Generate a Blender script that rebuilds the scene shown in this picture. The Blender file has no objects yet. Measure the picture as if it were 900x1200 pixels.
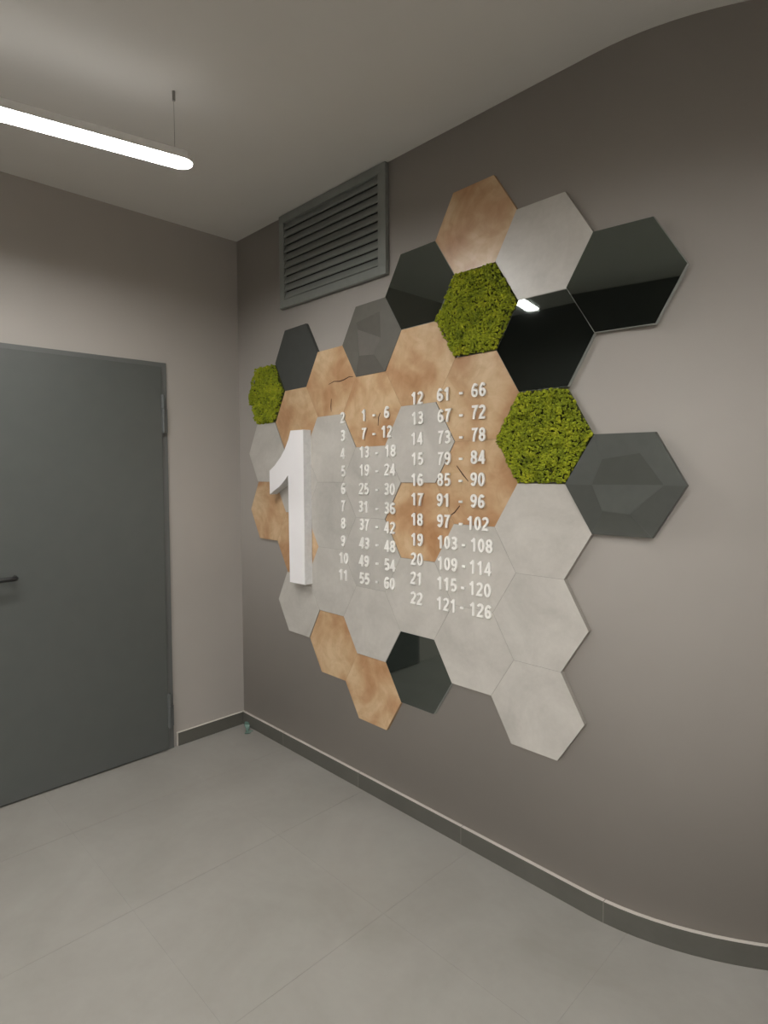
import bpy, bmesh, math, random
from mathutils import Vector, Matrix, noise
random.seed(7)
S = bpy.context.scene
COL = S.collection

# ------------------------------------------------------------------ camera
cam_d = bpy.data.cameras.new('camera')
cam = bpy.data.objects.new('camera', cam_d)
COL.objects.link(cam)
RX, RY, RZ = (0.68866883, 0.72504516, -0.00669031), (0.0279503, -0.03576593, -0.99896926), (-0.72453711, 0.68777199, -0.04489611)
M = Matrix.Identity(4)
for r in range(3):
    M[r][0] = RX[r]; M[r][1] = -RY[r]; M[r][2] = -RZ[r]
M.translation = (2.99500, -1.87794, 1.48300)
cam.matrix_world = M
cam_d.sensor_fit = 'HORIZONTAL'
cam_d.sensor_width = 36
cam_d.lens = 698.008 * 36 / 900
cam_d.shift_x = 27.088 / 900
cam_d.shift_y = -17.022 / 900
cam_d.clip_start = 0.02
S.camera = cam

# ------------------------------------------------------------------ world, exposure
w = bpy.data.worlds.new('world'); S.world = w; w.use_nodes = True
w.node_tree.nodes['Background'].inputs[0].default_value = (0.02, 0.02, 0.02, 1)
w.node_tree.nodes['Background'].inputs[1].default_value = 0.2
S.view_settings.view_transform = 'Standard'
S.view_settings.look = 'None'
S.view_settings.gamma = 1
S.view_settings.exposure = 0.0
S.view_settings.use_curve_mapping = False
S.cycles.max_bounces = 10
S.cycles.diffuse_bounces = 6
S.cycles.sample_clamp_indirect = 4.0
LAMP_DOWN = 99.0       # radiance of the lamp's lower diffuser
LAMP_UP = 1.6          # weak upward glow, added to brighten the ceiling round the lamp
L2X0, L2Y0, L2Y1 = 2.9, -1.5, -2.6       # second lamp, beyond the top edge of the picture
L3X0, L3Y0, L3Y1 = 3.95, -0.8, -2.5  # third lamp, added out of view to even the wall light
LINTEL = 2.16  # underside of the added lintel, set so light reaches only the lower wall
HALL_GAIN = 1.0       # relative strength of the unseen hall lamps, added to fill the lower wall
LAMP_COL = (1.0, 0.985, 0.955)

ROOM_H = 2.794
ROOM_X = 4.3
ROOM_Y = -2.65
X1, AW = 2.102, 0.7198     # where the right-hand wall starts to bend away, and how fast
XS = 2.75


def wall_y(x):
    if x <= X1:
        return 0.0
    if x <= XS:
        return AW * (x - X1) ** 2
    return AW * (XS - X1) ** 2 + 2 * AW * (XS - X1) * (x - XS) * 0.35


# ------------------------------------------------------------------ materials
def srgb(r, g, b):
    f = lambda c: (c / 255 / 12.92) if c / 255 <= 0.04045 else ((c / 255 + 0.055) / 1.055) ** 2.4
    return (f(r), f(g), f(b), 1)


class Mat:
    def __init__(s, name):
        s.m = bpy.data.materials.new(name); s.m.use_nodes = True
        s.t = s.m.node_tree; s.n = s.t.nodes; s.b = s.n['Principled BSDF']
        s.tc = None

    def add(s, kind, **kw):
        n = s.n.new(kind)
        for k, v in kw.items():
            setattr(n, k, v)
        return n

    def link(s, a, b):
        s.t.links.new(a, b)

    def coords(s, scale=(1, 1, 1), rnd=True):
        tc = s.add('ShaderNodeTexCoord')
        mp = s.add('ShaderNodeMapping'); mp.inputs['Scale'].default_value = scale
        s.link(tc.outputs['Object'], mp.inputs['Vector'])
        if rnd:
            oi = s.add('ShaderNodeObjectInfo')
            mu = s.add('ShaderNodeMath', operation='MULTIPLY'); mu.inputs[1].default_value = 37.0
            s.link(oi.outputs['Random'], mu.inputs[0])
            cb = s.add('ShaderNodeCombineXYZ')
            s.link(mu.outputs[0], cb.inputs[0]); s.link(mu.outputs[0], cb.inputs[2])
            s.link(cb.outputs[0], mp.inputs['Location'])
        return mp.outputs[0]

    def noise(s, vec, scale, detail=4, rough=0.5, dist=0.0):
        n = s.add('ShaderNodeTexNoise')
        n.inputs['Scale'].default_value = scale; n.inputs['Detail'].default_value = detail
        n.inputs['Roughness'].default_value = rough; n.inputs['Distortion'].default_value = dist
        s.link(vec, n.inputs['Vector'])
        return n.outputs['Fac']

    def ramp(s, fac, stops):
        r = s.add('ShaderNodeValToRGB')
        e = r.color_ramp.elements
        while len(e) < len(stops):
            e.new(0.5)
        for i, (p, c) in enumerate(stops):
            e[i].position = p; e[i].color = c
        s.link(fac, r.inputs[0])
        return r.outputs[0]

    def mix(s, fac, a, b, mode='MIX'):
        n = s.add('ShaderNodeMix', data_type='RGBA', blend_type=mode)
        if isinstance(fac, float):
            n.inputs[0].default_value = fac
        else:
            s.link(fac, n.inputs[0])
        for i, v in ((6, a), (7, b)):
            if isinstance(v, tuple):
                n.inputs[i].default_value = v
            else:
                s.link(v, n.inputs[i])
        return n.outputs[2]

    def bump(s, fac, strength, dist=0.002):
        n = s.add('ShaderNodeBump'); n.inputs['Strength'].default_value = strength
        n.inputs['Distance'].default_value = dist
        s.link(fac, n.inputs['Height']); s.link(n.outputs[0], s.b.inputs['Normal'])

    def set(s, **kw):
        for k, v in kw.items():
            s.b.inputs[k.replace('_', ' ')].default_value = v
        return s


def lin(c, k):
    return (c[0] * k, c[1] * k, c[2] * k, 1)


def paint(name, c, rough=0.75, var=0.04, bump=0.12, scale=160):
    m = Mat(name); v = m.coords(rnd=False)
    f = m.noise(v, 1.6, 3)
    m.link(m.ramp(f, [(0.3, lin(c, 1 - var)), (0.7, lin(c, 1 + var))]), m.b.inputs['Base Color'])
    m.set(Roughness=rough)
    m.bump(m.noise(v, scale, 2), bump, 0.0008)
    return m.m


M_wall = paint('warm_grey_wall_paint', (0.355, 0.330, 0.302), 0.62)
M_ceil = paint('off_white_ceiling_paint', (0.61, 0.595, 0.565), 0.85, 0.02)
M_back = paint('dark_wall_paint', (0.09, 0.088, 0.082), 0.8)


def concrete(name, c1, c2, rough, s1, rvar=0.06, bump=0.05, rnd=True):
    m = Mat(name); v = m.coords(rnd=rnd)
    a = m.noise(v, s1, 5, 0.62, 0.6)
    b = m.noise(v, s1 * 9, 5, 0.65)
    base = m.ramp(a, [(0.3, c1), (0.72, c2)])
    col = m.mix(0.22, base, m.ramp(b, [(0.3, c1), (0.7, c2)]))
    if rnd:     # boards and tiles differ slightly from one another
        oi = m.add('ShaderNodeObjectInfo')
        col = m.mix(1.0, col, m.ramp(oi.outputs['Random'], [(0.0, (0.93, 0.93, 0.93, 1)), (1.0, (1.04, 1.035, 1.03, 1))]), 'MULTIPLY')
    m.link(col, m.b.inputs['Base Color'])
    m.set(Roughness=rough)
    mr = m.add('ShaderNodeMapRange')
    mr.inputs['To Min'].default_value = rough - rvar; mr.inputs['To Max'].default_value = rough + rvar
    m.link(b, mr.inputs['Value']); m.link(mr.outputs[0], m.b.inputs['Roughness'])
    m.bump(b, bump, 0.001)
    return m.m


M_floor = concrete('grey_porcelain_floor', (0.235, 0.222, 0.200, 1), (0.300, 0.288, 0.264, 1), 0.42, 2.2, rnd=False)
M_grout = paint('grout', (0.27, 0.25, 0.225), 0.9)
M_skirt = concrete('dark_porcelain_skirting', (0.080, 0.078, 0.066, 1), (0.105, 0.102, 0.088, 1), 0.5, 5)
M_skirt_edge = paint('pale_skirting_edge', (0.50, 0.465, 0.42), 0.8)  # tops and end joint paler than the tile fronts
M_joint = paint('skirting_joint', (0.20, 0.19, 0.165), 0.8)
M_white = concrete('pale_concrete_laminate', (0.41, 0.390, 0.357, 1), (0.565, 0.54, 0.50, 1), 0.33, 5.5, 0.05, 0.03)
M_edge_shaded = paint('shaded_board_edge', (0.31, 0.29, 0.26), 0.7)  # shade of the board sides put into their colour

# wood print: pale birch-like board with rusty clouds, wandering grain and knots
m = Mat('knotty_wood_laminate'); v = m.coords()
cl = m.noise(v, 5.5, 2, 0.45, 0.5)
warp = m.add('ShaderNodeTexNoise'); warp.inputs['Scale'].default_value = 4.0; warp.inputs['Detail'].default_value = 2
m.link(v, warp.inputs['Vector'])
wm = m.add('ShaderNodeMix', data_type='RGBA', blend_type='ADD'); wm.inputs[0].default_value = 0.22
m.link(v, wm.inputs[6]); m.link(warp.outputs['Color'], wm.inputs[7])
kn = m.add('ShaderNodeTexVoronoi'); kn.inputs['Scale'].default_value = 3.0
m.link(wm.outputs[2], kn.inputs['Vector'])
rg = m.add('ShaderNodeMath', operation='MULTIPLY'); rg.inputs[1].default_value = 42
m.link(kn.outputs['Distance'], rg.inputs[0])
sn = m.add('ShaderNodeMath', operation='SINE'); m.link(rg.outputs[0], sn.inputs[0])
base = m.ramp(cl, [(0.36, (0.64, 0.475, 0.30, 1)), (0.50, (0.575, 0.395, 0.235, 1)), (0.66, (0.47, 0.275, 0.145, 1))])
base = m.mix(m.ramp(kn.outputs['Distance'], [(0.08, (0.6, 0.6, 0.6, 1)), (0.36, (0, 0, 0, 1))]), base, (0.40, 0.20, 0.09, 1))
col = m.mix(0.5, base, m.ramp(sn.outputs[0], [(0.0, (0.90, 0.86, 0.80, 1)), (0.6, (1, 1, 1, 1))]), 'MULTIPLY')
fine = m.noise(v, 70, 3, 0.6); mid = m.noise(v, 17, 3, 0.6, 1.0)
col = m.mix(0.8, col, m.ramp(mid, [(0.3, (0.85, 0.80, 0.74, 1)), (0.58, (1, 1, 1, 1))]), 'MULTIPLY')
col = m.mix(0.5, col, m.ramp(fine, [(0.3, (0.93, 0.91, 0.88, 1)), (0.7, (1, 1, 1, 1))]), 'MULTIPLY')
m.link(col, m.b.inputs['Base Color']); m.set(Roughness=0.32); m.bump(fine, 0.04, 0.0006)
M_wood = m.m
M_wood_edge = paint('wood_board_edge', (0.42, 0.28, 0.16), 0.6)
M_crack = paint('dark_wood_crack', (0.06, 0.025, 0.012), 0.7)

m = Mat('black_mirror_glass'); v = m.coords()
m.set(Base_Color=(0.0035, 0.0045, 0.0038, 1), Roughness=0.025, IOR=2.6, Specular_Tint=(0.88, 1.0, 0.93, 1))
m.bump(m.noise(v, 8, 1), 0.01, 0.001)
M_black = m.m
m = Mat('polished_glass_edge'); m.coords(); m.set(Base_Color=(0.30, 0.32, 0.30, 1), Roughness=0.15, IOR=1.8); M_black_edge = m.m


def flat(name, c, rough=0.5, metal=0.0, var=0.05, scale=30, bump=0.03):
    m = Mat(name); v = m.coords()
    f = m.noise(v, scale, 3)
    m.link(m.ramp(f, [(0.3, lin(c, 1 - var)), (0.7, lin(c, 1 + var))]), m.b.inputs['Base Color'])
    m.set(Roughness=rough, Metallic=metal)
    m.bump(f, bump, 0.0005)
    return m.m


M_anth = flat('anthracite_board', (0.052, 0.055, 0.052), 0.45)
FACET = [flat('facet_grey_%s' % n, c, 0.42) for n, c in (('mid', (0.072, 0.078, 0.070)), ('dark', (0.054, 0.058, 0.050)), ('light', (0.076, 0.082, 0.074)), ('deep', (0.056, 0.060, 0.053)))]
FACET2 = [flat('warm_facet_grey_%s' % n, c, 0.42) for n, c in (('mid', (0.118, 0.112, 0.097)), ('dark', (0.096, 0.091, 0.077)), ('light', (0.138, 0.128, 0.114)), ('deep', (0.096, 0.090, 0.078)))]
M_door = flat('grey_painted_steel', (0.080, 0.086, 0.081), 0.42, 0, 0.03, 12, 0.01)
M_frame = flat('grey_door_frame_paint', (0.108, 0.112, 0.108), 0.45, 0, 0.03, 12, 0.01)
M_hinge = flat('galvanised_hinge', (0.13, 0.14, 0.138), 0.38, 0.4)
M_plastic = flat('black_plastic', (0.010, 0.010, 0.010), 0.4)
M_gap_shade = flat('painted_gap_shade', (0.02, 0.02, 0.018), 0.9)  # dark colour standing in for shade in gaps
M_vent = flat('grey_grille_paint', (0.19, 0.20, 0.185), 0.38, 0, 0.04)
M_digit = flat('white_acrylic', (0.86, 0.845, 0.81), 0.35, 0, 0.02)
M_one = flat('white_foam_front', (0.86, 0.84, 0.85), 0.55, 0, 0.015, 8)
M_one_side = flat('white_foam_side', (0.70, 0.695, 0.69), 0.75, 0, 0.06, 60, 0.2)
M_lamp = flat('white_lamp_housing', (0.75, 0.74, 0.72), 0.4)
M_wire = flat('steel_wire', (0.28, 0.27, 0.25), 0.4, 0.7)
M_teal = flat('teal_plastic', (0.10, 0.17, 0.14), 0.5, 0, 0.2)
M_pad = flat('moss_backing', (0.05, 0.055, 0.008), 0.9)


def emitter(name, strength):
    m = Mat(name); m.coords()
    m.set(Base_Color=(0.8, 0.8, 0.8, 1), Emission_Color=(*LAMP_COL, 1), Emission_Strength=strength)
    return m.m


M_glow = emitter('opal_diffuser', LAMP_DOWN)
M_glow_added_hall = emitter('opal_diffuser_added_hall', LAMP_DOWN * HALL_GAIN)
M_glow_up = emitter('opal_added_up_glow', LAMP_UP)

m = Mat('preserved_moss')
tc = m.add('ShaderNodeTexCoord')
a = m.noise(tc.outputs['Object'], 24, 3, 0.6); b = m.noise(tc.outputs['Object'], 130, 2, 0.6)
c1 = m.ramp(a, [(0.32, (0.16, 0.20, 0.006, 1)), (0.52, (0.27, 0.315, 0.009, 1)), (0.72, (0.41, 0.42, 0.018, 1))])
c2 = m.ramp(b, [(0.3, (0.60, 0.60, 0.50, 1)), (0.65, (1.1, 1.1, 1.0, 1))])
m.link(m.mix(0.85, c1, c2, 'MULTIPLY'), m.b.inputs['Base Color']); m.set(Roughness=0.95)
m.bump(b, 0.6, 0.003)
M_moss = m.m


# ------------------------------------------------------------------ mesh helpers
def obj(name, bm, mats, parent=None, smooth=False):
    me = bpy.data.meshes.new(name)
    bm.normal_update(); bm.to_mesh(me); bm.free()
    for mt in (mats if isinstance(mats, (list, tuple)) else [mats]):
        me.materials.append(mt)
    if smooth:
        for p in me.polygons:
            p.use_smooth = True
    o = bpy.data.objects.new(name, me); COL.objects.link(o)
    if parent:
        o.parent = parent
    return o


def tag(o, label=None, cat=None, group=None, kind=None):
    if label: o['label'] = label
    if cat: o['category'] = cat
    if group: o['group'] = group
    if kind: o['kind'] = kind
    return o


def empty(name, loc=(0, 0, 0)):
    o = bpy.data.objects.new(name, None); COL.objects.link(o); o.location = loc
    o.empty_display_size = 0.05
    return o


def shift(bm, loc):
    bmesh.ops.translate(bm, verts=bm.verts, vec=-Vector(loc))
    return bm


def box(bm, x0, x1, y0, y1, z0, z1, mi=0, bevel=0.0):
    vs = [bm.verts.new(p) for p in ((x0, y0, z0), (x1, y0, z0), (x1, y1, z0), (x0, y1, z0), (x0, y0, z1), (x1, y0, z1), (x1, y1, z1), (x0, y1, z1))]
    fs = [bm.faces.new([vs[i] for i in q]) for q in ((3, 2, 1, 0), (4, 5, 6, 7), (0, 1, 5, 4), (1, 2, 6, 5), (2, 3, 7, 6), (3, 0, 4, 7))]
    for f in fs:
        f.material_index = mi
    if bevel:
        bmesh.ops.bevel(bm, geom=list({e for f in fs for e in f.edges}), offset=bevel, segments=2, profile=0.5, affect='EDGES')
    return fs


def prism(bm, front, back, mi_front=0, mi_side=0, bevel=0.0):
    """front/back: matching outlines, front seen counter-clockwise from -Y."""
    f = [bm.verts.new(p) for p in front]; b = [bm.verts.new(p) for p in back]
    n = len(f)
    ff = bm.faces.new(f); ff.material_index = mi_front
    bf = bm.faces.new(b[::-1]); bf.material_index = mi_side
    for i in range(n):
        q = bm.faces.new((f[i], b[i], b[(i + 1) % n], f[(i + 1) % n])); q.material_index = mi_side
    if bevel:
        r = bmesh.ops.bevel(bm, geom=list(ff.edges), offset=bevel, segments=2, profile=0.5, affect='EDGES', material=mi_side)
    return ff


def tube(bm, pts, r, n=8, cap=True):
    pts = [Vector(p) for p in pts]; rings = []
    for i, p in enumerate(pts):
        d = (pts[min(i + 1, len(pts) - 1)] - pts[max(i - 1, 0)]).normalized()
        u = d.orthogonal().normalized() if abs(d.z) < 0.9 else Vector((1, 0, 0))
        if i and rings:
            u = (prev - d * prev.dot(d)).normalized()
        prev = u
        w_ = d.cross(u)
        rings.append([bm.verts.new(p + (u * math.cos(2 * math.pi * k / n) + w_ * math.sin(2 * math.pi * k / n)) * r) for k in range(n)])
    for a_, b_ in zip(rings, rings[1:]):
        for k in range(n):
            bm.faces.new((a_[k], a_[(k + 1) % n], b_[(k + 1) % n], b_[k]))
    if cap:
        bm.faces.new(rings[0][::-1]); bm.faces.new(rings[-1])


# ------------------------------------------------------------------ room shell
XX = [-0.15, 0, 0.5, 1.0, 1.5, 2.0] + [X1 + (XS - X1) * i / 14 for i in range(15)] + [3.2, 3.7, ROOM_X + 0.15]
bm = bmesh.new()
T = 0.15
rows = []
for x in XX:
    y = wall_y(x)
    rows.append([bm.verts.new((x, y, 0)), bm.verts.new((x, y, ROOM_H)), bm.verts.new((x, y + T, ROOM_H)), bm.verts.new((x, y + T, 0))])
for a_, b_ in zip(rows, rows[1:]):
    for k in range(4):
        bm.faces.new((a_[k], b_[k], b_[(k + 1) % 4], a_[(k + 1) % 4]))
bm.faces.new(rows[0]); bm.faces.new(rows[-1][::-1])
bmesh.ops.recalc_face_normals(bm, faces=bm.faces)
tag(obj('wall_right', bm, M_wall, smooth=False), 'warm grey painted wall that carries the hexagon panels', kind='structure')
for p in bpy.data.objects['wall_right'].data.polygons:
    p.use_smooth = abs(p.normal.z) < 0.5 and abs(p.normal.x) < 0.9
bm = bmesh.new(); box(bm, -T, 0, ROOM_Y - T, 0, 0, ROOM_H)
tag(obj('wall_left', bm, M_wall), 'warm grey painted wall with the grey steel door', kind='structure')
# behind the viewer: added lintel and unseen hall, shaped to light the lower wall
HALL_Y = -6.2
bm = bmesh.new()
box(bm, -T, ROOM_X + T, ROOM_Y - T, ROOM_Y, LINTEL, ROOM_H)
box(bm, -T, 0.25, ROOM_Y - T, ROOM_Y, 0, LINTEL)
tag(obj('wall_back', bm, M_back), kind='structure')
bm = bmesh.new(); box(bm, -T, ROOM_X + T, HALL_Y - T, HALL_Y, 0, ROOM_H)
tag(obj('wall_added_hall', bm, M_wall), kind='structure')
bm = bmesh.new(); box(bm, -T, 0, HALL_Y, ROOM_Y - T, 0, ROOM_H)
tag(obj('wall_added_hall', bm, M_wall), kind='structure')
bm = bmesh.new(); box(bm, ROOM_X, ROOM_X + T, HALL_Y, ROOM_Y - T, 0, ROOM_H)
tag(obj('wall_added_hall', bm, M_wall), kind='structure')
bm = bmesh.new(); box(bm, ROOM_X, ROOM_X + T, ROOM_Y, wall_y(ROOM_X), 0, ROOM_H)
tag(obj('wall_front', bm, M_wall), kind='structure')
bm = bmesh.new(); box(bm, -T, ROOM_X + T, HALL_Y - T, wall_y(ROOM_X) + T, ROOM_H, ROOM_H + 0.1)
tag(obj('ceiling', bm, M_ceil), 'off-white painted ceiling', kind='structure')

# floor: slab with separate 60 cm porcelain tiles laid on it
bm = bmesh.new(); box(bm, -T, ROOM_X + T, HALL_Y - T, wall_y(ROOM_X) + T, -0.1, -0.0006)
floor = tag(obj('floor', bm, M_floor), 'pale grey porcelain tiled floor with hairline joints', kind='structure')
ys = [0.0, -0.5, -1.1, -1.7, -2.3, ROOM_Y]
xs = [0.0, 0.44, 1.04, 1.64, 2.24, 2.84, 3.44, ROOM_X]
for i in range(len(xs) - 1):
    for j in range(len(ys) - 1):
        g_ = 0.0006
        top = ys[j]
        if j == 0 and xs[i + 1] > X1:
            top = wall_y(xs[i + 1])
        bm = bmesh.new()
        box(bm, xs[i] + g_, xs[i + 1] - g_, ys[j + 1] + g_, top - g_, -0.0005, 0, bevel=0)
        obj('tile', bm, M_floor, floor)

# ------------------------------------------------------------------ skirting
BH, BT = 0.072, 0.017
sk = tag(empty('baseboard_right'), kind='structure')
sk['label'] = 'dark grey tile skirting under the hexagon panels'
cuts = [0.0, 0.412, 1.004, 1.596, 2.168, 2.76, 3.35, 3.94]
for c0, c1 in zip(cuts, cuts[1:]):
    bm = bmesh.new()
    n = 1 if c1 < X1 else 12
    pr = []
    for k in range(n + 1):
        x = c0 + (c1 - c0) * k / n + (0.0008 if k == 0 else -0.0008 if k == n else 0)
        y = wall_y(x)
        pr.append([bm.verts.new((x, y - BT, 0.001)), bm.verts.new((x, y - BT, BH)), bm.verts.new((x, y - 0.0005, BH)), bm.verts.new((x, y - 0.0005, 0.001))])
    for a_, b_ in zip(pr, pr[1:]):
        for k in range(4):
            f = bm.faces.new((a_[k], b_[k], b_[(k + 1) % 4], a_[(k + 1) % 4])); f.material_index = 1 if k == 1 else 0
    bm.faces.new(pr[0][::-1]); bm.faces.new(pr[-1])
    bmesh.ops.recalc_face_normals(bm, faces=bm.faces)
    obj('skirting_tile', bm, [M_skirt, M_skirt_edge], sk)
bm = bmesh.new()
for c in cuts[1:5]:
    box(bm, c - 0.0012, c + 0.0012, wall_y(c) - BT - 0.0004, wall_y(c) - 0.001, 0.001, BH + 0.0002)
obj('joint_grout', bm, M_joint, sk)
sl = tag(empty('baseboard_left'), kind='structure')
sl['label'] = 'short dark grey tile skirting between door and corner'
bm = bmesh.new(); fs = box(bm, 0.0005, BT, -0.425, -BT - 0.001, 0.001, BH); fs[1].material_index = 1
obj('skirting_tile', bm, [M_skirt, M_skirt_edge], sl)
bm = bmesh.new(); box(bm, 0.0008, BT + 0.0005, -0.4275, -0.425, 0.001, BH)
obj('joint_grout', bm, M_skirt_edge, sl)

# ------------------------------------------------------------------ steel door
door = tag(empty('door_1', (0, -0.95, 0)), kind='structure')
door['label'] = 'grey painted steel door with black lever handle'
DL = (0, -0.95, 0)
bm = bmesh.new()
box(bm, 0.0005, 0.012, -0.478, -0.447, 0, 2.052)
box(bm, 0.0005, 0.012, -1.60, -0.478, 2.030, 2.052)
box(bm, 0.0005, 0.012, -1.60, -1.57, 0, 2.03)
obj('door_frame', shift(bm, DL), M_frame, door)
bm = bmesh.new(); box(bm, 0.0015, 0.004, -1.57, -0.478, 0.0, 2.030)
obj('gap', shift(bm, DL), M_gap_shade, door)  # dark sheet painted as the shade round the door leaf
bm = bmesh.new(); box(bm, 0.005, 0.026, -1.567, -0.481, 0.008, 2.028, bevel=0.0015)
leaf = obj('door_leaf', shift(bm, DL), M_door, door)
for z0, z1 in ((1.690, 1.885), (0.125, 0.305)):
    bm = bmesh.new()
    tube(bm, [(0.026, -0.474, z0), (0.026, -0.474, z0 + (z1 - z0) * 0.62)], 0.0105, 14)
    tube(bm, [(0.026, -0.474, z0 + (z1 - z0) * 0.635), (0.026, -0.474, z1 - 0.006)], 0.0105, 14)
    tube(bm, [(0.026, -0.474, z1 - 0.006), (0.026, -0.474, z1)], 0.007, 12)
    tube(bm, [(0.026, -0.474, z0 - 0.005), (0.026, -0.474, z0)], 0.007, 12)
    box(bm, 0.013, 0.024, -0.474, -0.450, z0, z0 + (z1 - z0) * 0.62)
    box(bm, 0.024, 0.0275, -0.486, -0.474, z0 + (z1 - z0) * 0.62, z1)
    obj('hinge', shift(bm, DL), M_hinge, door)
bm = bmesh.new()
tube(bm, [(0.026, -1.345, 1.02), (0.070, -1.345, 1.02), (0.076, -1.335, 1.02), (0.078, -1.32, 1.02), (0.078, -1.215, 1.02), (0.076, -1.198, 1.02), (0.066, -1.190, 1.02), (0.050, -1.190, 1.02)], 0.0105, 12)
h = obj('handle', shift(bm, DL), M_plastic, door, True)
h['label'] = 'black lever handle'
bm = bmesh.new(); box(bm, 0.026, 0.034, -1.375, -1.315, 0.90, 1.07, bevel=0.003)
obj('handle_plate', shift(bm, DL), M_plastic, door)

# ------------------------------------------------------------------ ventilation grille
vx0, vx1, vz0, vz1 = 0.440, 1.203, 2.322, 2.790
VL = ((vx0 + vx1) / 2, 0, vz0)
vent = tag(empty('ventilation_grille', VL), 'grey metal louvred ventilation grille high on the wall against the ceiling', 'grille')
FW = 0.040
bm = bmesh.new()
yf = -0.024
box(bm, vx0, vx1, yf, -0.001, vz0, vz0 + FW, bevel=0.002)
box(bm, vx0, vx1, yf, -0.001, vz1 - FW, vz1, bevel=0.002)
box(bm, vx0, vx0 + FW, yf + 0.0005, -0.001, vz0 + FW * 0.9, vz1 - FW * 0.9, bevel=0.002)
box(bm, vx1 - FW - 0.006, vx1, yf + 0.0005, -0.001, vz0 + FW * 0.9, vz1 - FW * 0.9, bevel=0.002)
obj('frame', shift(bm, VL), M_vent, vent)
bm = bmesh.new(); box(bm, vx0 + 0.01, vx1 - 0.01, -0.006, -0.0012, vz0 + 0.01, vz1 - 0.01)
obj('shade_backing', shift(bm, VL), M_gap_shade, vent)  # dark sheet stands in for the shade behind the slats
NS = 10
pitch = (vz1 - vz0 - 2 * FW) / NS
sx0, sx1 = vx0 + FW, vx1 - FW - 0.006
slat_me = None
for k in range(NS):
    zc_ = vz0 + FW + pitch * (k + 0.5)
    if slat_me is None:
        bm = bmesh.new()
        p = [(-0.0215, -pitch * 0.38), (-0.0170, -pitch * 0.42), (-0.0065, pitch * 0.48), (-0.0085, pitch * 0.53), (-0.0215, -pitch * 0.30)]
        a_ = [bm.verts.new((sx0 - VL[0], y, z)) for y, z in p]; b_ = [bm.verts.new((sx1 - VL[0], y, z)) for y, z in p]
        for i in range(len(p)):
            bm.faces.new((a_[i], a_[(i + 1) % len(p)], b_[(i + 1) % len(p)], b_[i]))
        bm.faces.new(a_[::-1]); bm.faces.new(b_)
        bmesh.ops.recalc_face_normals(bm, faces=bm.faces)
        o = obj('slat', bm, M_vent, vent); slat_me = o.data
    else:
        o = bpy.data.objects.new('slat', slat_me); COL.objects.link(o); o.parent = vent
    o.location = (0, 0, zc_ - VL[2])

# ------------------------------------------------------------------ hexagon panels
SC, XC, ZF = 0.185, -11.861933, -11.215569
WARP = [[0.01297, -0.00234], [0.01127, 0.00608], [0.00981, 0.00016], [0.01839, -0.00134], [0.01577, 0.01258], [-0.00119, 0.00753], [-0.03263, -0.0042], [-0.00959, -0.01135], [-0.03287, 0.00408], [-0.00724, -0.01999]]
H3 = math.sqrt(3) / 2


def place(u, v):
    """grid position (in panel sides) -> metres along the wall and above the floor; the fitters' small drift is in WARP"""
    s, t = (u + 5) / 6, (v + 4) / 6
    f = (1, s, t, s * s, s * t, t * t, s ** 3, s * s * t, s * t * t, t ** 3)
    return ((u - XC) * SC + sum(a * b[0] for a, b in zip(f, WARP)), (v - ZF) * SC + sum(a * b[1] for a, b in zip(f, WARP)))


def hexagon(i, j, gap=0.0002):
    cu, cv = -1.5 * i, -j * 2 * H3
    pts = [place(cu + a, cv + b) for a, b in ((-1, 0), (-.5, -H3), (.5, -H3), (1, 0), (.5, H3), (-.5, H3))]
    cx = sum(p[0] for p in pts) / 6; cz = sum(p[1] for p in pts) / 6
    k = 1 - gap / 0.16
    return [(cx + (p[0] - cx) * k, cz + (p[1] - cz) * k) for p in pts], (cx, cz)


X0C = 11.861933 * SC


def back_y(i, x):
    return 0.004 + 0.10 * (x - X0C) if i == 0 else -0.0005


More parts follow.
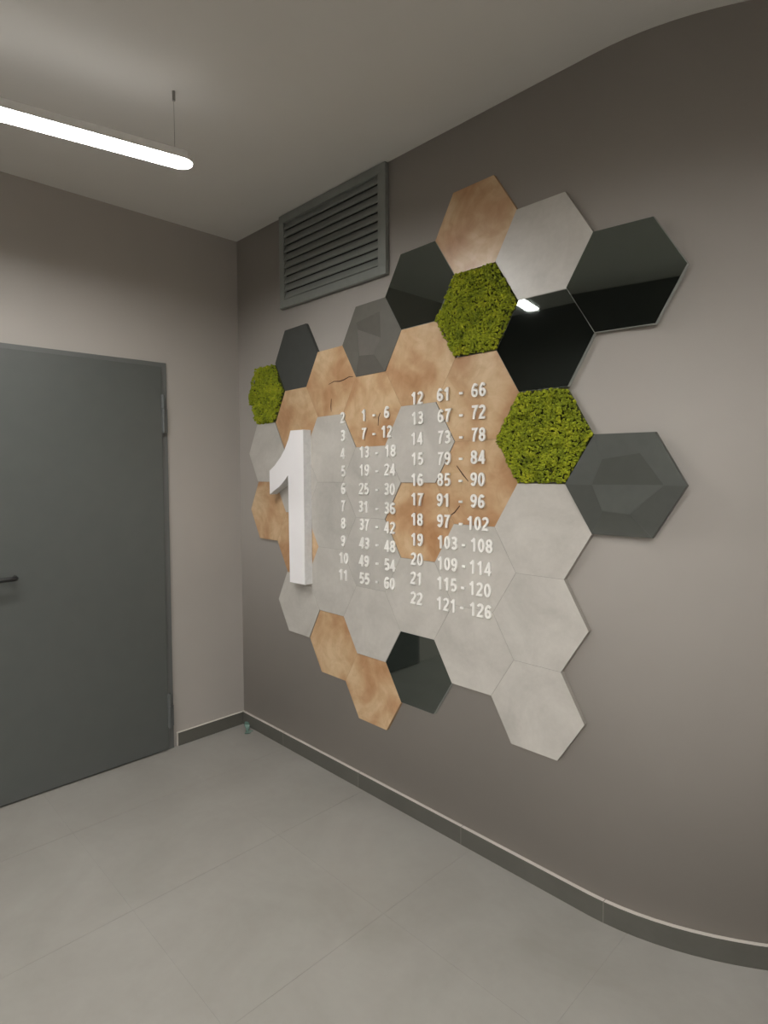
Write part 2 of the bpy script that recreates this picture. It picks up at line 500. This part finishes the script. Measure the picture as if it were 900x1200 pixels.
# (column from the right, row, finish, label)
PANELS = [
    (0, 0, 'black', 'black mirror hexagon panel at the upper right end of the display'),
    (0, 2, 'facet', 'dark grey hexagon panel with faceted print at the right end, beside a moss panel'),
    (1, -.5, 'white', 'topmost pale concrete hexagon panel, between the shaded wood panel and a black mirror'),
    (1, .5, 'black', 'black mirror hexagon panel directly above the largest moss panel, lamp glint in its corner'),
    (1, 1.5, 'moss', 'yellow-green moss hexagon panel between the wood panels and the dark grey faceted panel'),
    (1, 2.5, 'white', 'pale concrete hexagon panel directly below the largest moss panel'),
    (1, 3.5, 'white', 'pale concrete hexagon panel, second from the bottom in the lower right chain'),
    (1, 4.5, 'white', 'pale concrete hexagon panel hanging lowest in the whole display'),
    (2, -1, 'wood', 'brown wood-look hexagon panel, topmost of the display and partly in shade'),
    (2, 0, 'moss', 'olive green moss hexagon panel enclosed between two black mirror panels'),
    (2, 1, 'wood', 'wood-look hexagon panel under the upper moss panel, behind numbers sixty-one to seventy-eight'),
    (2, 2, 'wood', 'wood-look hexagon panel behind the middle rows of the right block, left of a moss panel'),
    (2, 3, 'white', 'pale concrete hexagon panel behind the last four rows of numbers'),
    (2, 4, 'white', 'pale concrete hexagon panel right of the bottom black mirror panel'),
    (3, -.5, 'black', 'black mirror hexagon panel beside the lower right corner of the vent grille'),
    (3, .5, 'wood', 'wood-look hexagon panel behind number twelve, under the upper left black mirror panel'),
    (3, 1.5, 'white', 'pale concrete hexagon panel enclosed by wood panels, behind numbers thirteen to sixteen'),
    (3, 2.5, 'wood', 'wood-look hexagon panel with rusty lower half behind numbers seventeen to twenty'),
    (3, 3.5, 'white', 'pale concrete hexagon panel behind numbers twenty-one and twenty-two'),
    (3, 4.5, 'black', 'black mirror hexagon panel at the bottom of the display beside the lowest wood panel'),
    (4, 0, 'facet2', 'warm grey hexagon panel with faceted print below the vent grille'),
    (4, 1, 'wood', 'wood-look hexagon panel behind the rows of numbers two and three'),
    (4, 2, 'white', 'pale concrete hexagon panel behind the rows of numbers four to seven'),
    (4, 3, 'white', 'pale concrete hexagon panel behind the rows of numbers eight to eleven'),
    (4, 4, 'white', 'pale concrete hexagon panel directly above the lowest wood panel'),
    (4, 5, 'wood', 'wood-look hexagon panel hanging lowest of the wood ones'),
    (5, .5, 'wood', 'wood-look hexagon panel with a dark crack, right of the matt anthracite panel'),
    (5, 1.5, 'white', 'pale concrete hexagon panel behind numbers two to five, right of the big numeral'),
    (5, 2.5, 'white', 'pale concrete hexagon panel behind numbers six to nine, right of the big numeral'),
    (5, 3.5, 'white', 'pale concrete hexagon panel behind numbers ten and eleven'),
    (5, 4.5, 'wood', 'rusty wood-look hexagon panel below number eleven, upper left of the lowest wood panel'),
    (6, 0, 'anth', 'matt anthracite hexagon panel, alone in its finish, at the upper left above a moss panel'),
    (6, 1, 'wood', 'wood-look hexagon panel directly above the big white numeral'),
    (6, 2, 'white', 'pale concrete hexagon panel mostly hidden behind the upper half of the big numeral 1'),
    (6, 3, 'wood', 'wood-look hexagon panel mostly hidden behind the stem of the big numeral 1'),
    (6, 4, 'white', 'pale concrete hexagon panel below the foot of the big numeral 1'),
    (7, .5, 'moss', 'smallest-looking moss hexagon panel at the left end of the display'),
    (7, 1.5, 'white', 'pale concrete hexagon panel below the leftmost moss panel'),
    (7, 2.5, 'wood', 'wood-look hexagon panel at the lower left end, left of the big numeral 1'),
]
KIND = {'white': ('concrete_panel', 0.0190, M_white, M_edge_shaded), 'wood': ('wood_panel', 0.0150, M_wood, M_wood_edge),
        'black': ('mirror_panel', 0.0165, M_black, M_black_edge), 'anth': ('anthracite_panel', 0.016, M_anth, M_anth)}
GRP = {'white': 'pale concrete-look hexagon panels', 'wood': 'wood-look hexagon panels', 'black': 'black mirror hexagon panels',
       'moss': 'moss hexagon panels', 'facet': 'faceted grey hexagon panels', 'facet2': 'faceted grey hexagon panels'}


def inside(px, pz, poly, m_=0.0):
    for (ax, az), (bx, bz) in zip(poly, poly[1:] + poly[:1]):
        ex, ez = bx - ax, bz - az
        if (ex * (pz - az) - ez * (px - ax)) / math.hypot(ex, ez) < m_:
            return False
    return True


def tuft(bm, c, r, nrm):
    """a small curled moss clump: a lumpy low ball with pointed lobes"""
    g_ = bmesh.ops.create_icosphere(bm, subdivisions=1, radius=1.0)
    rot = Matrix.Rotation(random.uniform(0, 6.28), 3, 'X') @ Matrix.Rotation(random.uniform(0, 6.28), 3, 'Z')
    sc = Vector((random.uniform(.7, 1.25), random.uniform(.7, 1.25), random.uniform(.7, 1.25)))
    for v_ in g_['verts']:
        d = 1 + random.uniform(-.38, .62)
        q = rot @ Vector((v_.co.x * sc.x, v_.co.y * sc.y, v_.co.z * sc.z)) * d
        v_.co = c + q * r


for i, j, fin, label in PANELS:
    poly, (cx, cz) = hexagon(i, j)
    L = Vector((cx, back_y(i, cx), cz))
    if fin in KIND:
        nm, th, mf, ms = KIND[fin]
        root = None
        bm = bmesh.new()
        prism(bm, [(x, back_y(i, x) - th, z) for x, z in poly], [(x, back_y(i, x), z) for x, z in poly], 0, 1, 0.0004 if fin != 'black' else 0.0012)
        o = obj(nm, shift(bm, L), [mf, ms]); o.location = L
        tag(o, label, 'wall panel', GRP.get(fin))
    elif fin.startswith('facet'):
        th = 0.017
        root = empty('faceted_panel', L); tag(root, label, 'wall panel', GRP[fin])
        mats = FACET if fin == 'facet' else FACET2
        bm = bmesh.new()
        prism(bm, [(x, back_y(i, x) - th, z) for x, z in poly], [(x, back_y(i, x), z) for x, z in poly], 0, 0, 0.0008)
        obj('board', shift(bm, L), [mats[0]], root)
        if fin == 'facet':
            P = dict(l=poly[0], bl=poly[1], br=poly[2], r=poly[3], tr=poly[4], tl=poly[5], a=(2.148, 1.515), b=(2.262, 1.532), c=(2.330, 1.434), d=(2.118, 1.433),
                     e=(2.150, 1.350), f=(2.235, 1.342), g=(2.155, 1.283))
            F = [('dabc', 1), ('dcfe', 2), ('tl,l,d,a', 0), ('l,bl,e,d', 3), ('e,f,br,bl', 1), ('c,r,br,f', 3)]
        else:
            P = dict(l=poly[0], bl=poly[1], br=poly[2], r=poly[3], tr=poly[4], tl=poly[5], a=(1.012, 2.150), b=(1.163, 2.172), c=(1.168, 2.058), d=(1.020, 2.118),
                     e=(1.030, 2.000), f=(1.125, 1.992), g=(1.120, 2.085))
            F = [('dabc', 1), ('dcfe', 2), ('e,f,br,bl', 3), ('l,bl,e,d', 0)]
        for s_, mi in F:
            ks = s_.split(',') if ',' in s_ else list(s_)
            q = [P[k] for k in ks]
            mx = sum(p[0] for p in q) / len(q); mz = sum(p[1] for p in q) / len(q)
            q = [(mx + (p[0] - mx) * 0.985, mz + (p[1] - mz) * 0.985) for p in q]
            ar = sum(a[0] * b[1] - b[0] * a[1] for a, b in zip(q, q[1:] + q[:1]))
            if ar < 0:
                q = q[::-1]
            bm = bmesh.new()
            prism(bm, [(x, back_y(i, x) - th - 0.0006, z) for x, z in q], [(x, back_y(i, x) - th + 0.0004, z) for x, z in q])
            obj('facet', shift(bm, L), [mats[mi]], root)
    else:
        root = empty('moss_panel', L); tag(root, label, 'wall panel', GRP[fin])
        bm = bmesh.new()
        pin, _ = hexagon(i, j, 0.008)
        prism(bm, [(x, back_y(i, x) - 0.014, z) for x, z in pin], [(x, back_y(i, x), z) for x, z in pin])
        obj('backing_board', shift(bm, L), M_pad, root)
        bm = bmesh.new()
        n = 0
        x0 = min(p[0] for p in poly); x1 = max(p[0] for p in poly); z0 = min(p[1] for p in poly); z1 = max(p[1] for p in poly)
        step = 0.0072
        z = z0
        while z < z1:
            x = x0
            while x < x1:
                px = x + random.uniform(-.5, .5) * step; pz = z + random.uniform(-.5, .5) * step
                if inside(px, pz, poly, 0.004):
                    dmin = min(1.0, max(0.0, min((( (b[0] - a[0]) * (pz - a[1]) - (b[1] - a[1]) * (px - a[0])) / math.hypot(b[0] - a[0], b[1] - a[1])) for a, b in zip(poly, poly[1:] + poly[:1])) / 0.03))
                    hgt = 0.017 + 0.012 * math.sqrt(dmin) + 0.014 * noise.noise(Vector((px * 30, pz * 30, i * 3.1))) + 0.006 * noise.noise(Vector((px * 90, pz * 90, j * 3.1)))
                    tuft(bm, Vector((px, -hgt + random.uniform(-.002, .002), pz)), random.uniform(0.0034, 0.0062), None)
                x += step
            z += step
        o = obj('moss', shift(bm, L), M_moss, root); o['kind'] = 'stuff'

# dark cracks printed in the wood boards: hairline inlays, parts of their panels
CR = {'wood-look hexagon panel with a dark crack, right of the matt anthracite panel': [[(0.985, 1.912), (0.955, 1.914), (0.92, 1.905), (0.89, 1.901), (0.85, 1.905), (0.81, 1.895)], [(0.830, 1.825), (0.826, 1.79), (0.828, 1.765)]],
      'wood-look hexagon panel behind the middle rows of the right block, left of a moss panel': [[(1.585, 1.345), (1.560, 1.318), (1.535, 1.302)], [(1.57, 1.50), (1.60, 1.465), (1.625, 1.44)]],
      'wood-look hexagon panel behind the rows of numbers two and three': [[(1.155, 1.735), (1.145, 1.715), (1.142, 1.68)]]}
for o in [o for o in bpy.data.objects if o.name.startswith('wood_panel')]:
    for ln in CR.get(o['label'], []):
        bm = bmesh.new(); n = len(ln)
        for y_, flip in ((-0.0160, 0),):
            top, bot = [], []
            for k, (x, z) in enumerate(ln):
                hw = 0.0022 * math.sin(math.pi * (k + 0.5) / n) + 0.0004
                x += 0.004; a_, b_ = ln[max(k - 1, 0)], ln[min(k + 1, n - 1)]
                d = Vector((b_[0] - a_[0], b_[1] - a_[1])).normalized()
                top.append(bm.verts.new((x - d.y * hw, y_, z + d.x * hw))); bot.append(bm.verts.new((x + d.y * hw, y_, z - d.x * hw)))
            for k in range(n - 1):
                bm.faces.new((bot[k], bot[k + 1], top[k + 1], top[k]))
        r = bmesh.ops.extrude_face_region(bm, geom=list(bm.faces))
        bmesh.ops.translate(bm, verts=[g_ for g_ in r['geom'] if isinstance(g_, bmesh.types.BMVert)], vec=(0, 0.0006, 0))
        bmesh.ops.recalc_face_normals(bm, faces=bm.faces)
        obj('crack', shift(bm, o.location), M_crack, o)

# ------------------------------------------------------------------ the big numeral
ONE = [(0.576, 1.687), (0.680, 1.686), (0.681, 0.920), (0.557, 0.918), (0.554, 1.466), (0.520, 1.435), (0.477, 1.403), (0.389, 1.361), (0.389, 1.486), (0.437, 1.513), (0.490, 1.555), (0.522, 1.589), (0.559, 1.641)]
bm = bmesh.new()
poly = ONE[::-1]
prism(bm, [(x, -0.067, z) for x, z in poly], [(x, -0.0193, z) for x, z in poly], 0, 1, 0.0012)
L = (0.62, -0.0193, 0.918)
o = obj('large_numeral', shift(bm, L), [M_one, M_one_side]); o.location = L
tag(o, 'tall thick white numeral 1 standing out from the left of the panels', 'numeral')

# ------------------------------------------------------------------ raised white digits
DH = 0.0515                 # cap height
SW = 0.0087                 # stroke


def arc(cx, cz, rx, rz, a0, a1, n=10):
    return [(cx + rx * math.cos(math.radians(a0 + (a1 - a0) * k / n)), cz + rz * math.sin(math.radians(a0 + (a1 - a0) * k / n))) for k in range(n + 1)]


# centre-line strokes in a box 0..0.58 by 0..1 (stroke half-width .085)
GW = 0.58
G = {
    '0': [(arc(.29, .5, .195, .412, 90, 450, 22), True)],
    '1': [([(.335, 0), (.335, 1)], False), ([(.30, .905), (.20, .80), (.085, .735)], False)],
    '2': [(arc(.28, .715, .195, .20, 165, -25, 12) + [(.36, .46), (.20, .29), (.10, .085), (.50, .085)], False)],
    '3': [(arc(.27, .725, .185, .19, 148, -90, 12) + arc(.275, .295, .205, .213, 90, -148, 14), False)],
    '4': [([(.55, .285), (.085, .285), (.36, .90)], False), ([(.40, 0), (.40, 1)], False)],
    '5': [([(.50, .915), (.18, .915), (.125, .52)] + arc(.275, .325, .212, .24, 122, -138, 14), False)],
    '6': [(arc(.29, .305, .195, .22, 90, 450, 18), True), ([(.475, .79)] + arc(.31, .70, .155, .212, 50, 110, 5) + arc(.31, .42, .215, .46, 140, 195, 7), False)],
    '7': [([(.07, .915), (.49, .915), (.38, .72), (.28, .46), (.235, .22), (.22, 0)], False)],
    '8': [(arc(.29, .725, .172, .19, 90, 450, 18), True), (arc(.29, .295, .198, .212, 90, 450, 18), True)],
    '-': [([(.06, .37), (.36, .37)], False)],
}
G['9'] = [([(.58 - x, 1 - z) for x, z in p], c) for p, c in G['6']]


def digit_mesh(ch):
    bm = bmesh.new()
    s = DH; hw = SW / 2; t = 0.0062
    for li, (p, closed) in enumerate(G[ch]):
        P = [Vector((x * s, z * s)) for x, z in p]
        if closed:
            P = P[:-1]
        n = len(P); yo = -0.00015 * li
        L_, R_ = [], []
        for k in range(n):
            a_ = P[(k - 1) % n] if closed or k else None
            b_ = P[(k + 1) % n] if closed or k < n - 1 else None
            d1 = (P[k] - a_).normalized() if a_ is not None else None
            d2 = (b_ - P[k]).normalized() if b_ is not None else None
            d1 = d1 if d1 is not None else d2; d2 = d2 if d2 is not None else d1
            n1 = Vector((-d1.y, d1.x)); n2 = Vector((-d2.y, d2.x))
            mm = (n1 + n2); mm = mm.normalized() if mm.length > 1e-4 else n1
            k_ = min(1 / max(mm.dot(n1), .38), 2.0)
            off = mm * hw * k_
            L_.append(P[k] + off); R_.append(P[k] - off)
        ring = []
        for a_, b_ in zip(L_, R_):
            ring.append([bm.verts.new((a_.x, -t + yo, a_.y)), bm.verts.new((b_.x, -t + yo, b_.y)), bm.verts.new((b_.x, 0, b_.y)), bm.verts.new((a_.x, 0, a_.y))])
        for k in range(n if closed else n - 1):
            q0, q1 = ring[k], ring[(k + 1) % n]
            for e in range(4):
                bm.faces.new((q0[e], q0[(e + 1) % 4], q1[(e + 1) % 4], q1[e]))
        if not closed:
            bm.faces.new(ring[0][::-1]); bm.faces.new(ring[-1])
    bmesh.ops.recalc_face_normals(bm, faces=bm.faces)
    me = bpy.data.meshes.new('digit'); bm.to_mesh(me); bm.free(); me.materials.append(M_digit)
    return me


DM = {ch: digit_mesh(ch) for ch in G}
ADV = 0.0345 / DH
YD = -0.0193


def number(text, x, z, label, group, name='raised_number', cat='number'):
    if text == '-':
        o = bpy.data.objects.new('raised_dash', DM['-']); COL.objects.link(o)
        o.location = (x - 0.21 * DH, YD, z - 0.37 * DH)
        return tag(o, label, 'dash', group)
    root = empty(name, (x, YD, z - DH / 2)); tag(root, label, cat, group)
    n = len(text)
    for k, ch in enumerate(text):
        o = bpy.data.objects.new('digit', DM[ch]); COL.objects.link(o); o.parent = root
        o.location = ((k - (n - 1) / 2) * ADV * DH - 0.29 * DH, 0, 0)
    return root


A = [[0.922, 1.73], [0.923, 1.647], [0.921, 1.564], [0.924, 1.482], [0.923, 1.4], [0.921, 1.319], [0.921, 1.238], [0.919, 1.155], [0.921, 1.074], [0.918, 0.994]]
Bn = [[1.064, 1.731], [1.063, 1.649], [1.066, 1.567], [1.066, 1.485], [1.062, 1.402], [1.058, 1.321], [1.063, 1.24], [1.062, 1.156], [1.059, 1.075], [1.061, 0.995]]
Bd = [[1.128, 1.726], [1.127, 1.644], [1.145, 1.559], [1.144, 1.48], [1.144, 1.398], [1.144, 1.314], [1.143, 1.234], [1.142, 1.153], [1.142, 1.071], [1.141, 0.989]]
Bs = [[1.206, 1.734], [1.205, 1.651], [1.227, 1.568], [1.223, 1.487], [1.221, 1.403], [1.221, 1.321], [1.221, 1.237], [1.221, 1.156], [1.22, 1.074], [1.218, 0.994]]
Cn = [[1.379, 1.778], [1.381, 1.697], [1.378, 1.613], [1.38, 1.53], [1.378, 1.445], [1.377, 1.364], [1.376, 1.281], [1.376, 1.197], [1.375, 1.116], [1.372, 1.035], [1.373, 0.952]]
D = [[1.515, 1.78], [1.519, 1.697], [1.519, 1.613], [1.518, 1.529], [1.517, 1.446], [1.514, 1.365], [1.515, 1.282], [1.534, 1.198], [1.534, 1.113], [1.531, 1.033], [1.529, 0.951]]
Dd = [[1.6, 1.776], [1.6, 1.692], [1.6, 1.608], [1.599, 1.526], [1.598, 1.441], [1.598, 1.361], [1.599, 1.275], [1.613, 1.194], [1.613, 1.112], [1.61, 1.028], [1.605, 0.95]]
Es = [[1.681, 1.781], [1.68, 1.699], [1.68, 1.615], [1.678, 1.531], [1.677, 1.448], [1.677, 1.366], [1.678, 1.282], [1.695, 1.2], [1.69, 1.115], [1.688, 1.034], [1.691, 0.954]]
ONES = 'zero one two three four five six seven eight nine ten eleven twelve thirteen fourteen fifteen sixteen seventeen eighteen nineteen'.split()
TENS = ' ten twenty thirty forty fifty sixty seventy eighty ninety'.split(' ')


def words(n):
    if n < 20:
        return ONES[n]
    if n < 100:
        return TENS[n // 10] + ('-' + ONES[n % 10] if n % 10 else '')
    return 'one hundred' + (' ' + words(n % 100) if n % 100 else '')


LEFT = 'raised numbers of the left block'; RIGHT = 'raised numbers of the right block'
for k in range(10):
    fl = k + 2; a_, b_ = 1 + 6 * k, 6 + 6 * k
    number(str(fl), *A[k], 'white raised number %d (%s) in the column right of the big numeral' % (fl, words(fl)), LEFT)
    number(str(a_), *Bn[k], 'white raised number %d (%s) that starts the row of %s' % (a_, words(a_), words(fl)), LEFT)
    number('-', *Bd[k], 'white raised dash between %d and %d in the row of number %s' % (a_, b_, words(fl)), 'raised dashes between numbers')
    number(str(b_), *Bs[k], 'white raised number %d (%s) that ends the row of %s' % (b_, words(b_), words(fl)), LEFT)
for k in range(11):
    fl = k + 12; a_, b_ = 61 + 6 * k, 66 + 6 * k
    number(str(fl), *Cn[k], 'white raised number %d (%s) alone in the middle column' % (fl, words(fl)), RIGHT)
    number(str(a_), *D[k], 'white raised number %d (%s) that starts the row of %s' % (a_, words(a_), words(fl)), RIGHT)
    number('-', *Dd[k], 'white raised dash between %d and %d in the row of number %s' % (a_, b_, words(fl)), 'raised dashes between numbers')
    number(str(b_), *Es[k], 'white raised number %d (%s) that ends the row of %s' % (b_, words(b_), words(fl)), RIGHT)

# ------------------------------------------------------------------ pendant lamps
HWD = 0.045        # half width of the profile
LIP = 0.010        # the diffuser sits this far up inside the profile, so the walls get no light above the cut-off


def pendant(P0, P1, label, glow=M_glow):
    ax = (P1 - P0).normalized(); sd = Vector((-ax.y, ax.x, 0)); LL = (P0 + P1) / 2
    lamp = tag(empty('linear_pendant_lamp', LL), label, 'lamp', 'linear pendant lamps')

    def outline(hw):
        pts = []
        for k in range(9):
            t_ = math.pi / 2 + math.pi * k / 8
            pts.append(P0 + ax * hw + (ax * math.cos(t_) + sd * math.sin(t_)) * hw)
        for k in range(9):
            t_ = -math.pi / 2 + math.pi * k / 8
            pts.append(P1 - ax * hw + (ax * math.cos(t_) + sd * math.sin(t_)) * hw)
        return pts

    def loft(layers):
        bm = bmesh.new()
        rs = [[bm.verts.new((p.x, p.y, p.z + dz)) for p in outline(hw)] for hw, dz in layers]
        for a_, b_ in zip(rs, rs[1:]):
            for k in range(len(a_)):
                bm.faces.new((a_[k], a_[(k + 1) % len(a_)], b_[(k + 1) % len(a_)], b_[k]))
        bm.faces.new(rs[0]); bm.faces.new(rs[-1][::-1])
        bmesh.ops.recalc_face_normals(bm, faces=bm.faces)
        return bm

    obj('housing', shift(loft([(HWD - 0.0025, 0.0), (HWD - 0.0025, -LIP), (HWD, -LIP), (HWD, 0.016), (HWD - 0.004, 0.019)]), LL), M_lamp, lamp)
    obj('diffuser', shift(loft([(HWD - 0.003, -0.0005), (HWD - 0.004, -0.0015)]), LL), glow, lamp)['label'] = 'glowing opal diffuser'
    obj('added_up_glow', shift(loft([(HWD - 0.010, 0.0195), (HWD - 0.012, 0.021)]), LL), M_glow_up, lamp)  # added glowing surface that lifts the ceiling above the lamp
    for q in (P0 + ax * 0.06, P1 - ax * 0.12):
        bm = bmesh.new()
        tube(bm, [(q.x, q.y, P0.z + 0.019), (q.x, q.y, ROOM_H - 0.02)], 0.0008, 6)
        obj('wire', shift(bm, LL), M_wire, lamp)
        bm = bmesh.new()
        tube(bm, [(q.x, q.y, ROOM_H - 0.032), (q.x, q.y, ROOM_H - 0.0005)], 0.0055, 12)
        obj('ceiling_grip', shift(bm, LL), M_wire, lamp)


pendant(Vector((1.035, -0.825, 2.566)), Vector((0.845, -1.83, 2.566)), 'glowing white linear pendant lamp on thin wires above the grey steel door')
pendant(Vector((L2X0, L2Y0, 2.566)), Vector((L2X0 - 0.3, L2Y1, 2.566)), 'second linear pendant lamp, outside the picture, right of the hexagon panels')
pendant(Vector((L3X0, L3Y0, 2.566)), Vector((L3X0 - 0.3, L3Y1, 2.566)), 'third linear pendant lamp, added outside the picture to even the light, farthest right')
pendant(Vector((0.8, -4.1, 2.566)), Vector((3.6, -4.1, 2.566)), 'long fill lamp of the added hall, outside the picture, nearer the lintel', M_glow_added_hall)
pendant(Vector((0.8, -5.2, 2.566)), Vector((3.6, -5.2, 2.566)), 'long fill lamp of the added hall, outside the picture, far from the lintel', M_glow_added_hall)

# ------------------------------------------------------------------ scrap of plastic on the floor by the corner
bm = bmesh.new()
pts = [(0.055, -0.020, 0.026), (0.075, -0.032, 0.020), (0.088, -0.036, 0.006), (0.108, -0.052, 0.003), (0.128, -0.066, 0.004), (0.134, -0.062, 0.010)]
ringv = []
for k, p in enumerate(pts):
    wd = 0.009 + 0.003 * math.sin(k * 1.7)
    d = Vector((0.64, 0.77, 0))
    c = Vector(p)
    ringv.append([bm.verts.new(c + d * wd + Vector((0, 0, 0.0015))), bm.verts.new(c - d * wd + Vector((0, 0, 0.0015))), bm.verts.new(c - d * wd - Vector((0, 0, 0.0015))), bm.verts.new(c + d * wd - Vector((0, 0, 0.0015)))])
for a_, b_ in zip(ringv, ringv[1:]):
    for e in range(4):
        bm.faces.new((a_[e], a_[(e + 1) % 4], b_[(e + 1) % 4], b_[e]))
bm.faces.new(ringv[0][::-1]); bm.faces.new(ringv[-1])
tube(bm, [(0.122, -0.030, 0.003), (0.112, -0.045, 0.004), (0.104, -0.055, 0.006)], 0.0028, 6)
bmesh.ops.recalc_face_normals(bm, faces=bm.faces)
for v_ in bm.verts:
    v_.co = Vector((0.100 + (v_.co.x - 0.095) * 1.25 + 0.010, -0.052 + (v_.co.y + 0.045) * 1.25, v_.co.z))
o = obj('plastic_clip', bm, M_teal)
tag(o, 'small bent scrap of teal plastic lying on the floor in the corner', 'clip')
